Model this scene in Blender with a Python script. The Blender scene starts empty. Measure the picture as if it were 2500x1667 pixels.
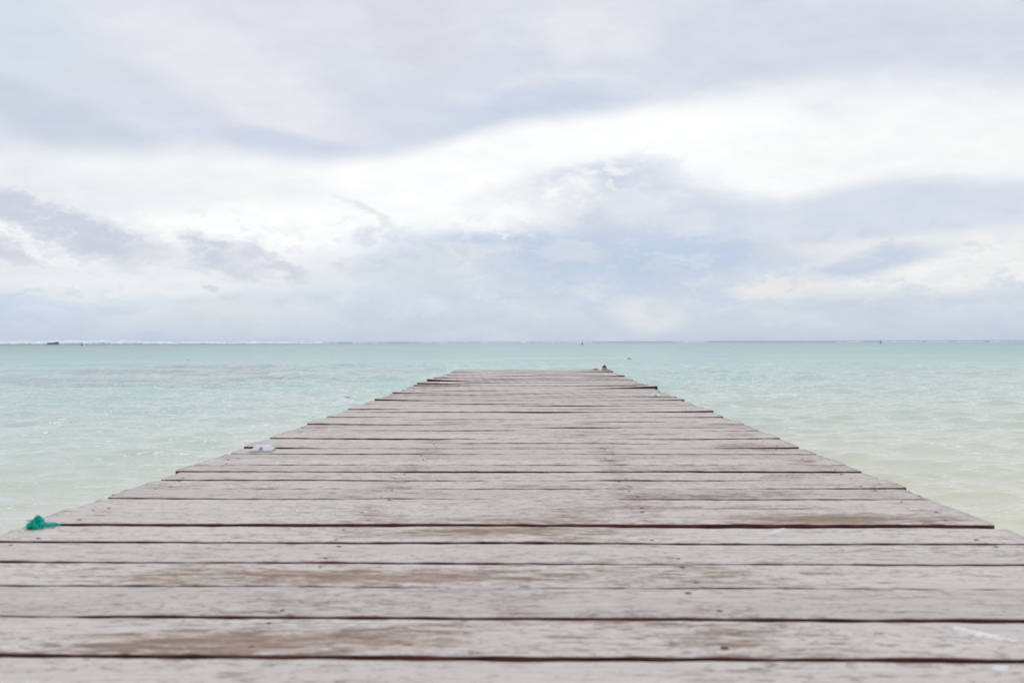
import bpy, bmesh, math, random
import numpy as np
from mathutils import Vector, Matrix, noise as mnoise

random.seed(11)
rng = np.random.default_rng(11)
R = math.radians
scene = bpy.context.scene
COL = scene.collection

# ------------------------------------------------------------------ helpers
def lin(c):
    """sRGB 0-255 -> linear"""
    return tuple(((v/255)/12.92 if v/255 <= 0.04045 else ((v/255+0.055)/1.055)**2.4) for v in c)

def tag(o, label=None, cat=None, group=None, kind=None):
    if label: o['label'] = label
    if cat: o['category'] = cat
    if group: o['group'] = group
    if kind: o['kind'] = kind
    return o

def empty(name, loc, rz=0.0):
    o = bpy.data.objects.new(name, None)
    COL.objects.link(o)
    o.location = loc
    o.rotation_euler = (0, 0, rz)
    o.empty_display_size = 0.05
    return o

def mesh_obj(name, verts, faces, mats, parent=None, loc=(0, 0, 0), smooth=True, fmat=None):
    me = bpy.data.meshes.new(name)
    me.from_pydata([tuple(v) for v in verts], [], faces)
    for m in (mats if isinstance(mats, (list, tuple)) else [mats]):
        me.materials.append(m)
    if fmat is not None:
        me.polygons.foreach_set('material_index', fmat)
    if smooth:
        me.polygons.foreach_set('use_smooth', [True]*len(me.polygons))
    me.update()
    o = bpy.data.objects.new(name, me)
    COL.objects.link(o)
    o.location = loc
    if parent: o.parent = parent
    return o

def bm_obj(name, bm, mats, parent=None, loc=(0, 0, 0), smooth=True):
    me = bpy.data.meshes.new(name)
    bmesh.ops.recalc_face_normals(bm, faces=bm.faces)
    bm.to_mesh(me); bm.free()
    for m in (mats if isinstance(mats, (list, tuple)) else [mats]):
        me.materials.append(m)
    if smooth:
        me.polygons.foreach_set('use_smooth', [True]*len(me.polygons))
    o = bpy.data.objects.new(name, me)
    COL.objects.link(o)
    o.location = loc
    if parent: o.parent = parent
    return o

def bm_box(bm, lo, hi, bevel=0.0):
    c = [(a+b)/2 for a, b in zip(lo, hi)]
    s = [b-a for a, b in zip(lo, hi)]
    r = bmesh.ops.create_cube(bm, size=1.0, matrix=Matrix.Translation(c) @ Matrix.Diagonal((*s, 1)))
    if bevel:
        es = list({e for v in r['verts'] for e in v.link_edges})
        bmesh.ops.bevel(bm, geom=es, offset=bevel, segments=2, affect='EDGES', profile=0.5)

def bm_tube(bm, pts, rad, seg=8, cap=True, twist=0.0):
    """sweep a circle along a polyline; rad a number or one per point"""
    pts = [Vector(p) for p in pts]
    n = len(pts)
    rads = rad if isinstance(rad, (list, tuple)) else [rad]*n
    up = Vector((0, 0, 1))
    rings = []
    prev = None
    for i, p in enumerate(pts):
        t = (pts[min(i+1, n-1)] - pts[max(i-1, 0)])
        if t.length < 1e-9: t = Vector((1, 0, 0))
        t.normalize()
        if prev is None:
            a = t.cross(up)
            if a.length < 1e-3: a = t.cross(Vector((1, 0, 0)))
        else:
            a = prev - t*prev.dot(t)
            if a.length < 1e-6: a = t.cross(up)
        a.normalize(); prev = a
        b = t.cross(a)
        ring = []
        for k in range(seg):
            th = 2*math.pi*k/seg + twist*i
            rr = rads[i]*(1+0.18*math.cos(3*(th - 2*twist*i)) if twist else 1)
            ring.append(bm.verts.new(p + a*(rr*math.cos(th)) + b*(rr*math.sin(th))))
        rings.append(ring)
    for i in range(n-1):
        for k in range(seg):
            k2 = (k+1) % seg
            bm.faces.new((rings[i][k], rings[i][k2], rings[i+1][k2], rings[i+1][k]))
    if cap:
        bm.faces.new(list(reversed(rings[0])))
        bm.faces.new(rings[-1])

def bm_lathe(bm, prof, seg=20, ctr=(0, 0, 0)):
    """prof: list of (r, z), closed by caps"""
    rings = []
    for r, z in prof:
        rings.append([bm.verts.new((ctr[0]+r*math.cos(2*math.pi*k/seg), ctr[1]+r*math.sin(2*math.pi*k/seg), ctr[2]+z)) for k in range(seg)])
    for i in range(len(rings)-1):
        for k in range(seg):
            k2 = (k+1) % seg
            bm.faces.new((rings[i][k], rings[i][k2], rings[i+1][k2], rings[i+1][k]))
    bm.faces.new(list(reversed(rings[0]))); bm.faces.new(rings[-1])

# ---------------------------------------------------------- node mini-language
class NT:
    def __init__(self, tree):
        self.t = tree; self.n = tree.nodes; self.l = tree.links
        self.n.clear()
    def node(self, typ, **props):
        nd = self.n.new(typ)
        for k, v in props.items(): setattr(nd, k, v)
        return nd
    def put(self, sock, v):
        if v is None: return
        if isinstance(v, bpy.types.NodeSocket): self.l.new(v, sock)
        else:
            if sock.type == 'RGBA' and len(v) == 3: v = (*v, 1)
            sock.default_value = v
    def math(self, op, a, b=None, c=None, clamp=False):
        nd = self.node('ShaderNodeMath', operation=op, use_clamp=clamp)
        self.put(nd.inputs[0], a); self.put(nd.inputs[1], b)
        if c is not None: self.put(nd.inputs[2], c)
        return nd.outputs[0]
    def vmath(self, op, a, b=None, scale=None):
        nd = self.node('ShaderNodeVectorMath', operation=op)
        self.put(nd.inputs[0], a)
        if b is not None: self.put(nd.inputs[1], b)
        if scale is not None: self.put(nd.inputs['Scale'], scale)
        return nd.outputs['Value'] if op in ('LENGTH', 'DOT_PRODUCT', 'DISTANCE') else nd.outputs['Vector']
    def mapr(self, v, a, b, lo=0.0, hi=1.0, smooth=True):
        nd = self.node('ShaderNodeMapRange', interpolation_type='SMOOTHSTEP' if smooth else 'LINEAR', clamp=True)
        self.put(nd.inputs['Value'], v)
        self.put(nd.inputs['From Min'], a); self.put(nd.inputs['From Max'], b)
        self.put(nd.inputs['To Min'], lo); self.put(nd.inputs['To Max'], hi)
        return nd.outputs['Result']
    def mix(self, f, a, b, blend='MIX'):
        nd = self.node('ShaderNodeMix', data_type='RGBA', blend_type=blend)
        self.put(nd.inputs[0], f)
        self.put(nd.inputs[6], a); self.put(nd.inputs[7], b)
        return nd.outputs[2]
    def noise(self, vec, scale, detail=4, rough=0.55, dist=0.0, dim='3D', color=False, w=None):
        nd = self.node('ShaderNodeTexNoise', noise_dimensions=dim)
        self.put(nd.inputs['Vector'], vec); nd.inputs['Scale'].default_value = scale
        nd.inputs['Detail'].default_value = detail; nd.inputs['Roughness'].default_value = rough
        nd.inputs['Distortion'].default_value = dist
        if w is not None: self.put(nd.inputs['W'], w)
        return nd.outputs['Color'] if color else nd.outputs['Fac']
    def mapping(self, vec, loc=(0, 0, 0), rot=(0, 0, 0), scale=(1, 1, 1), typ='POINT'):
        nd = self.node('ShaderNodeMapping', vector_type=typ)
        self.put(nd.inputs['Vector'], vec)
        nd.inputs['Location'].default_value = loc
        nd.inputs['Rotation'].default_value = rot
        nd.inputs['Scale'].default_value = scale
        return nd.outputs[0]
    def xyz(self, x, y, z=0.0):
        nd = self.node('ShaderNodeCombineXYZ')
        self.put(nd.inputs[0], x); self.put(nd.inputs[1], y); self.put(nd.inputs[2], z)
        return nd.outputs[0]
    def sep(self, v):
        nd = self.node('ShaderNodeSeparateXYZ'); self.put(nd.inputs[0], v)
        return nd.outputs
    def ramp(self, f, stops, interp='LINEAR'):
        nd = self.node('ShaderNodeValToRGB')
        cr = nd.color_ramp; cr.interpolation = interp
        while len(cr.elements) < len(stops): cr.elements.new(0.5)
        for e, (p, c) in zip(cr.elements, stops):
            e.position = p; e.color = (*c, 1) if len(c) == 3 else c
        self.put(nd.inputs[0], f)
        return nd.outputs[0]

def material(name):
    m = bpy.data.materials.new(name); m.use_nodes = True
    g = NT(m.node_tree)
    out = g.node('ShaderNodeOutputMaterial')
    return m, g, out

def principled(g, out, color, rough=0.6, spec=0.4, normal=None, metal=0.0):
    b = g.node('ShaderNodeBsdfPrincipled')
    g.put(b.inputs['Base Color'], color); g.put(b.inputs['Roughness'], rough)
    b.inputs['Specular IOR Level'].default_value = spec
    b.inputs['Metallic'].default_value = metal
    if normal is not None: g.put(b.inputs['Normal'], normal)
    g.l.new(b.outputs[0], out.inputs['Surface'])
    return b

def bump(g, h, strength, dist, normal=None):
    nd = g.node('ShaderNodeBump')
    nd.inputs['Strength'].default_value = strength
    g.put(nd.inputs['Distance'], dist)
    g.put(nd.inputs['Height'], h)
    if normal is not None: g.put(nd.inputs['Normal'], normal)
    return nd.outputs[0]

def simple_mat(name, c, rough=0.6, spec=0.4, var=0.15, scale=40, metal=0.0, bstr=0.2, bdist=0.002):
    m, g, out = material(name)
    tc = g.node('ShaderNodeTexCoord').outputs['Object']
    n = g.noise(tc, scale, 5, 0.6)
    n2 = g.noise(tc, scale*0.21, 3, 0.5)
    a = tuple(v*(1-var) for v in c); b = tuple(min(1, v*(1+var)) for v in c)
    colr = g.mix(g.mapr(g.math('ADD', g.math('MULTIPLY', n, 0.6), g.math('MULTIPLY', n2, 0.4)), 0.35, 0.65), a, b)
    principled(g, out, colr, rough, spec, bump(g, n, bstr, bdist), metal)
    return m

# ============================================================ CAMERA
CAM_H = 0.377            # eye above the deck boards
SEA = -0.75              # water level below the deck
YAW = R(1.65)
cam = bpy.data.cameras.new('camera')
cam.sensor_width = 36; cam.lens = 30
cam.clip_start = 0.05; cam.clip_end = 60000
cam.dof.use_dof = True; cam.dof.focus_distance = 4.6; cam.dof.aperture_fstop = 6.0
camo = bpy.data.objects.new('camera', cam)
COL.objects.link(camo)
camo.matrix_world = (Matrix.Translation((0, 0, CAM_H)) @ Matrix.Rotation(YAW, 4, 'Z')
                     @ Matrix.Rotation(R(90), 4, 'X') @ Matrix.Rotation(R(-0.15), 4, 'Z'))
scene.camera = camo

# ============================================================ LIGHT
SUN_EL, SUN_AZ = R(64), R(-30)        # high, ahead and a little left, behind cloud
sun = bpy.data.lights.new('sun', 'SUN')
sun.energy = 0.9; sun.angle = R(22); sun.color = (1, 0.965, 0.92)
suno = bpy.data.objects.new('sun', sun); COL.objects.link(suno)
sd = Vector((math.sin(SUN_AZ)*math.cos(SUN_EL), math.cos(SUN_AZ)*math.cos(SUN_EL), math.sin(SUN_EL)))
suno.rotation_euler = sd.to_track_quat('Z', 'Y').to_euler()
suno.location = (0, 0, 30)

# ============================================================ SKY (world)
def sky_deg(px, py):
    """a spot of the cloudscape -> compass azimuth, elevation in degrees"""
    X = (px-1250)/2083; Z = (833-py)/2083
    return math.degrees(math.atan(X))-1.65, math.degrees(math.atan2(Z, math.hypot(1, X)))

world = bpy.data.worlds.new('World'); scene.world = world
world.use_nodes = True
g = NT(world.node_tree)
wout = g.node('ShaderNodeOutputWorld')
bg = g.node('ShaderNodeBackground'); bg.inputs['Strength'].default_value = 0.1
g.l.new(bg.outputs[0], wout.inputs['Surface'])
sky = g.node('ShaderNodeTexSky', sky_type='NISHITA', sun_disc=False)
sky.sun_elevation = SUN_EL; sky.sun_rotation = SUN_AZ
sky.air_density = 1.0; sky.dust_density = 1.5; sky.ozone_density = 1.0
dirv = g.node('ShaderNodeTexCoord').outputs['Generated']
dx, dy, dz = g.sep(dirv)[0:3]
U = g.math('MULTIPLY', g.math('ARCTAN2', dx, dy), 180/math.pi)         # degrees right of the jetty axis
V = g.math('MULTIPLY', g.math('ARCSINE', dz), 180/math.pi)             # degrees above the horizon
UV = g.xyz(U, V, 0)
# clouds flatten towards the horizon: stretch noise sideways
def warp(scale, amp, detail=5, rough=0.6, seed=0.0, sx=1.0, sy=2.0):
    q = g.mapping(UV, loc=(seed, seed*0.7, seed*1.3), scale=(sx, sy, 1))
    c = g.noise(q, scale, detail, rough, color=True)
    c = g.vmath('SUBTRACT', c, (0.5, 0.5, 0.5))
    return g.vmath('MULTIPLY', c, amp)
W_soft = g.vmath('ADD', UV, warp(0.10, (7, 3.2, 0), 4, 0.5, 3.1))
W_puff = g.vmath('ADD', UV, g.vmath('ADD', warp(0.22, (3.4, 2.0, 0), 2, 0.5, 9.7), g.vmath('ADD', warp(0.62, (2.4, 1.9, 0), 7, 0.70, 5.3), warp(2.1, (0.9, 0.8, 0), 5, 0.7, 2.2))))
W_wisp = g.vmath('ADD', UV, g.vmath('ADD', warp(0.09, (4, 1.4, 0), 3, 0.5, 1.7), g.vmath('ADD', warp(0.45, (2.6, 1.0, 0), 6, 0.65, 7.9, 0.7, 2.4), warp(1.7, (1.3, 0.45, 0), 5, 0.7, 4.2, 0.6, 2.0))))
wsu, wsv = g.sep(W_soft)[0:2]

def blob(col, px, py, rx, ry, color, k=1.0, rot=0.0, w=None, soft=0.35):
    """one soft-edged cloud mass: rx, ry half sizes in photo-scale units (1 deg = 36)"""
    az, el = sky_deg(px, py)
    q = g.mapping(w if w is not None else W_soft, loc=(az, el, 0), rot=(0, 0, R(rot)), scale=(rx/36.4, ry/36.4, 1), typ='TEXTURE')
    d = g.vmath('LENGTH', q)
    m = g.mapr(d, soft, 1.0, k, 0.0)
    return g.mix(m, col, lin(color))

# base: from the hazy horizon band to the bright gap in the overcast
t = g.math('DIVIDE', g.math('ADD', wsv, g.math('MULTIPLY', g.math('SUBTRACT', V, wsv), 0.5)), 24.0)
c = g.ramp(t, [(0.0, lin((194, 206, 223))), (0.05, lin((201, 212, 226))), (0.13, lin((213, 221, 231))),
               (0.20, lin((236, 238, 240))), (0.27, lin((250, 250, 250))), (0.6, lin((251, 251, 251)))])
# ---- left half, below the sheet
c = blob(c, 120, 470, 420, 90, (232, 235, 239), 0.9)
c = blob(c, 500, 440, 420, 50, (238, 239, 240), 0.7)
c = blob(c, 800, 560, 560, 75, (254, 254, 254), 1.0)
c = blob(c, 1080, 450, 300, 80, (254, 254, 254), 0.9)
c = blob(c, 330, 690, 500, 48, (238, 240, 241), 0.75)
c = blob(c, 60, 745, 170, 55, (194, 211, 231), 0.7, w=W_wisp)
c = blob(c, 300, 735, 130, 40, (205, 219, 236), 0.6, w=W_puff)
c = blob(c, 560, 770, 330, 60, (221, 226, 230), 0.7)
# ---- right and middle: bright band, then the big blue-grey mass
c = blob(c, 1750, 340, 620, 110, (255, 255, 255), 1.0, rot=-4)
c = blob(c, 2250, 350, 600, 110, (247, 247, 247), 0.9)
c = blob(c, 2350, 520, 620, 110, (214, 220, 232), 0.95, rot=-3)
c = blob(c, 1950, 560, 520, 120, (213, 220, 232), 0.9)
c = blob(c, 1560, 530, 370, 150, (212, 219, 231), 1.0, rot=-10, w=W_wisp, soft=0.5)
c = blob(c, 1470, 425, 230, 40, (207, 215, 230), 0.75, rot=6, w=W_wisp, soft=0.4)
c = blob(c, 1380, 650, 680, 125, (195, 208, 227), 0.95, rot=-4, w=W_wisp)
c = blob(c, 1230, 590, 250, 45, (190, 204, 227), 0.65, w=W_wisp)
c = blob(c, 1560, 590, 300, 45, (191, 205, 227), 0.55, w=W_wisp)
c = blob(c, 1640, 640, 480, 52, (189, 204, 226), 0.7, rot=3, w=W_wisp)
c = blob(c, 1260, 690, 420, 70, (198, 211, 227), 0.8)
c = blob(c, 1040, 670, 330, 60, (212, 220, 229), 0.8, rot=-6, w=W_puff)
c = blob(c, 1130, 610, 190, 55, (216, 222, 231), 0.9, w=W_puff)
# sunlit heads on the mass
c = blob(c, 1400, 452, 130, 50, (241, 242, 243), 0.9, rot=8, w=W_puff, soft=0.1)
c = blob(c, 1300, 500, 210, 70, (234, 236, 239), 0.9, w=W_puff)
c = blob(c, 1540, 490, 160, 60, (226, 230, 237), 0.85, w=W_puff)
c = blob(c, 1680, 545, 70, 36, (220, 225, 234), 0.9, w=W_puff)
c = blob(c, 1410, 618, 105, 34, (209, 216, 228), 0.9, w=W_puff, soft=0.5)
c = blob(c, 1190, 520, 120, 45, (249, 249, 249), 0.9, w=W_puff)
c = blob(c, 1600, 655, 60, 18, (206, 215, 227), 0.8, w=W_puff)
c = blob(c, 1930, 610, 110, 60, (212, 217, 227), 0.8, w=W_puff)
# low right: warm cream banks with a blue tongue over them
c = blob(c, 2360, 640, 430, 80, (238, 239, 239), 1.0, rot=4, w=W_wisp, soft=0.5)
c = blob(c, 2080, 610, 170, 28, (232, 233, 234), 0.7, w=W_wisp)
c = blob(c, 1915, 700, 150, 34, (234, 234, 231), 0.9, w=W_puff, soft=0.45)
c = blob(c, 2120, 645, 210, 38, (203, 212, 228), 1.0, rot=8, w=W_wisp)
c = blob(c, 1250, 800, 1700, 46, (203, 212, 225), 0.7, soft=0.1)
c = blob(c, 2120, 760, 640, 52, (204, 214, 226), 0.9)
c = blob(c, 1580, 765, 120, 60, (221, 226, 230), 0.9)
c = blob(c, 1440, 720, 80, 26, (213, 220, 229), 0.8, w=W_puff)
c = blob(c, 1350, 760, 200, 26, (209, 217, 228), 0.7, w=W_puff)
c = blob(c, 1900, 770, 150, 26, (213, 220, 228), 0.7, w=W_puff)
# ---- left: chain of small grey-violet cumulus sliding down to the right
dark = (205, 210, 223)
c = blob(c, 70, 530, 210, 52, dark, 1.0, rot=-18, w=W_puff, soft=0.34)
c = blob(c, 250, 580, 225, 60, dark, 1.0, rot=-18, w=W_puff, soft=0.34)
c = blob(c, 30, 610, 90, 34, (209, 212, 224), 0.9, rot=-20, w=W_puff, soft=0.32)
c = blob(c, 530, 625, 140, 50, (207, 212, 225), 1.0, rot=-24, w=W_puff, soft=0.36)
c = blob(c, 660, 640, 125, 36, (211, 215, 226), 1.0, rot=-20, w=W_puff, soft=0.32)
c = blob(c, 860, 640, 60, 18, (216, 220, 228), 0.8, rot=-20, w=W_puff)
c = blob(c, 505, 705, 38, 13, (208, 212, 225), 0.8, rot=-10, w=W_puff)
c = blob(c, 900, 520, 110, 14, (226, 228, 232), 0.7, rot=-28, w=W_wisp)
# ---- the high overcast sheet with its scalloped lower edge
fc = g.node('ShaderNodeFloatCurve')
pts = [(0, 395), (250, 385), (560, 392), (820, 398), (1000, 375), (1180, 325), (1300, 302), (1450, 283), (1620, 262), (1800, 240), (2050, 226), (2300, 235), (2500, 240)]
cv = fc.mapping.curves[0]
cp = []
for px, py in pts:
    az, el = sky_deg(px, py)
    cp.append(((az+45)/90, el/30))
cp = [(0.0, cp[0][1])] + cp + [(1.0, cp[-1][1])]
while len(cv.points) < len(cp): cv.points.new(0.5, 0.5)
for p, q in zip(cv.points, cp): p.location = q
fc.mapping.update()
mixu = g.math('ADD', g.math('MULTIPLY', U, 0.6), g.math('MULTIPLY', wsu, 0.4))
g.put(fc.inputs['Value'], g.math('DIVIDE', g.math('ADD', mixu, 45.0), 90.0, clamp=True))
edge = g.math('MULTIPLY', fc.outputs[0], 30.0)
vv = g.math('ADD', g.math('MULTIPLY', V, 0.72), g.math('MULTIPLY', wsv, 0.28))
h = g.math('SUBTRACT', vv, edge)
s = g.ramp(g.mapr(h, 0, 14, 0, 1, False), [(0.0, lin((211, 217, 231))), (0.22, lin((213, 219, 230))), (0.5, lin((220, 224, 232))), (1.0, lin((223, 226, 235)))])
# long streaks sweeping down to the right in the sheet
st = g.mapping(W_soft, rot=(0, 0, R(28)), scale=(0.35, 1.5, 1))
sn = g.noise(st, 0.16, 5, 0.55)
s = g.mix(g.mapr(sn, 0.47, 0.72, 0, 0.75), s, lin((234, 234, 240)))
s = g.mix(g.mapr(sn, 0.47, 0.30, 0, 0.6), s, lin((206, 213, 227)))
def sblob(s, *a, **k): return blob(s, *a, **k)
s = sblob(s, 620, 210, 480, 130, (231, 232, 238), 0.85, rot=-22)
s = sblob(s, 140, 290, 330, 75, (203, 211, 224), 0.9, rot=-14)
s = sblob(s, 40, 60, 190, 130, (209, 221, 232), 0.8)
s = sblob(s, 800, 372, 460, 42, (206, 213, 230), 0.9, rot=-4)
s = sblob(s, 1330, 258, 330, 52, (203, 213, 229), 0.9, rot=5)
s = sblob(s, 1000, 60, 220, 110, (214, 217, 228), 0.7, rot=-30)
s = sblob(s, 1440, 80, 200, 110, (232, 232, 238), 0.8)
s = sblob(s, 1950, 150, 700, 70, (214, 220, 231), 0.7)
soft_w = g.math('ADD', g.mapr(U, -32, -10, 2.4, 1.2, False), g.mapr(U, 8, 24, 0.0, 2.2, False))
mask = g.mapr(g.math('DIVIDE', h, soft_w), -0.45, 0.75)
c = g.mix(mask, c, s)
# a grey wisp hanging below the sheet on the right
c = blob(c, 2030, 262, 170, 45, (231, 233, 237), 0.6, w=W_wisp, soft=0.0)
# fine mottling everywhere
def heads(col, px, py, rx, ry, color, k, rot=0.0, f=0.9, lo=0.47, hi=0.64):
    az, el = sky_deg(px, py)
    q = g.mapping(W_soft, loc=(az, el, 0), rot=(0, 0, R(rot)), scale=(rx/36.4, ry/36.4, 1), typ='TEXTURE')
    m = g.mapr(g.vmath('LENGTH', q), 0.3, 1.0, k, 0.0)
    n = g.noise(g.mapping(W_puff, loc=(px*0.01, py*0.01, 0), scale=(0.75, 1.5, 1)), f, 7, 0.6)
    return g.mix(g.math('MULTIPLY', m, g.mapr(n, lo, hi)), col, lin(color))
c = heads(c, 1410, 450, 260, 80, (247, 247, 248), 0.8, 8, 1.0)
c = heads(c, 1640, 430, 200, 70, (232, 235, 241), 0.7, -20, 0.8)
c = heads(c, 1170, 520, 240, 90, (250, 250, 250), 0.75, -10, 0.7)
c = heads(c, 1000, 600, 260, 80, (204, 212, 226), 0.6, -15, 0.7)
c = heads(c, 1080, 620, 200, 60, (228, 232, 237), 0.7, -8, 0.8)
c = heads(c, 300, 560, 420, 70, (243, 243, 245), 0.55, -18, 0.8, 0.50, 0.66)
c = heads(c, 560, 610, 280, 60, (240, 241, 244), 0.5, -20, 0.9, 0.51, 0.67)
c = heads(c, 1450, 735, 420, 60, (217, 223, 231), 0.6, 0, 0.7)
c = heads(c, 2000, 730, 520, 60, (216, 222, 230), 0.5, 0, 0.7)
c = heads(c, 350, 740, 420, 60, (214, 222, 232), 0.5, 0, 0.6)
# small heads and rags low down, over the whole width
fp = g.noise(g.mapping(W_puff, scale=(0.8, 2.0, 1)), 0.42, 7, 0.62)
low = g.math('MULTIPLY', g.mapr(V, 10.5, 5.0), g.mapr(V, 0.6, 3.0, 0.25, 1.0))
c = g.mix(g.math('MULTIPLY', g.mapr(fp, 0.52, 0.62), g.math('MULTIPLY', low, 0.42)), c, lin((222, 227, 233)))
c = g.mix(g.math('MULTIPLY', g.mapr(fp, 0.45, 0.36), g.math('MULTIPLY', low, 0.38)), c, lin((193, 206, 225)))
fm = g.noise(g.mapping(W_wisp, scale=(1, 2.2, 1)), 0.35, 6, 0.6)
c = g.mix(1.0, c, g.ramp(fm, [(0.3, (0.955, 0.96, 0.97)), (0.7, (1.03, 1.03, 1.025))]), 'MULTIPLY')
# below the horizon (never seen past the sea)
cl = g.vmath('SCALE', c, scale=10.3)
fin = g.mix(0.96, sky.outputs[0], cl)
g.l.new(fin, bg.inputs['Color'])

# ============================================================ WATER
def build_water():
    rows = np.concatenate([np.array([0.0]), np.geomspace(0.9, 1.5, 20)[:-1], np.geomspace(1.5, 45, 1300)[:-1], np.geomspace(45, 60000, 480)])
    fine = np.arange(-38, 38.01, 0.15)
    coarse = np.concatenate([np.arange(40, 180, 4), np.arange(-180, -38.1, 4)])
    az = np.radians(np.concatenate([fine, coarse]))
    az = np.sort(np.unique(np.round(az, 6)))
    nr, na = len(rows), len(az)
    Rr, A = np.meshgrid(rows[1:], az, indexing='ij')
    X = Rr*np.sin(A); Y = Rr*np.cos(A)
    Zz = np.zeros_like(X)
    step = np.maximum(np.maximum(np.gradient(rows[1:])[:, None]*np.ones_like(X), Rr*math.radians(0.15)), 0.01)
    r2 = np.random.default_rng(5)
    N = 90
    for k in range(N):
        lam = 0.22*(26.0**(k/(N-1)))*(1+0.1*r2.normal())
        th = r2.normal()*0.42 + 0.18
        kx, ky = math.sin(th)*2*math.pi/lam, math.cos(th)*2*math.pi/lam
        slope = 0.036*(0.75 if lam > 1.1 else 1.65)*(0.75+0.5*r2.random())
        amp = slope*lam/(2*math.pi)
        ph = r2.random()*6.28
        # patches of stronger and calmer ripples
        mod = 0.7+0.3*np.sin(X*0.31*(1+0.5*math.sin(k*2.1))+Y*0.17+k*2.7)*np.sin(Y*0.12-X*0.07+k*4.9)
        fade = np.clip((lam/step-3.0)/4.0, 0, 1)
        Zz += 0.74*amp*mod*fade*(2*((np.sin(kx*X+ky*Y+ph)+1)/2)**1.8-0.8)      # crests sharper than troughs
    Zz += SEA
    verts = np.stack([X, Y, Zz], -1).reshape(-1, 3)
    verts = np.vstack([[0, 0, SEA], verts])
    i = np.arange(nr-2)[:, None]; j = np.arange(na)[None, :]
    j2 = (j+1) % na
    q = np.stack([1+i*na+j, 1+(i+1)*na+j, 1+(i+1)*na+j2, 1+i*na+j2], -1).reshape(-1, 4)
    q = q[:, ::-1]
    tri = np.stack([np.zeros(na, int), 1+np.arange(na), 1+(np.arange(na)+1) % na], -1)[:, ::-1]
    me = bpy.data.meshes.new('water')
    me.vertices.add(len(verts)); me.vertices.foreach_set('co', verts.astype(np.float32).ravel())
    loops = np.concatenate([q.ravel(), tri.ravel()])
    me.loops.add(len(loops)); me.loops.foreach_set('vertex_index', loops.astype(np.int32))
    starts = np.concatenate([np.arange(len(q))*4, len(q)*4+np.arange(len(tri))*3])
    me.polygons.add(len(starts)); me.polygons.foreach_set('loop_start', starts.astype(np.int32))
    me.polygons.foreach_set('use_smooth', np.ones(len(starts), bool))
    me.update(calc_edges=True); me.validate()
    return me

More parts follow.
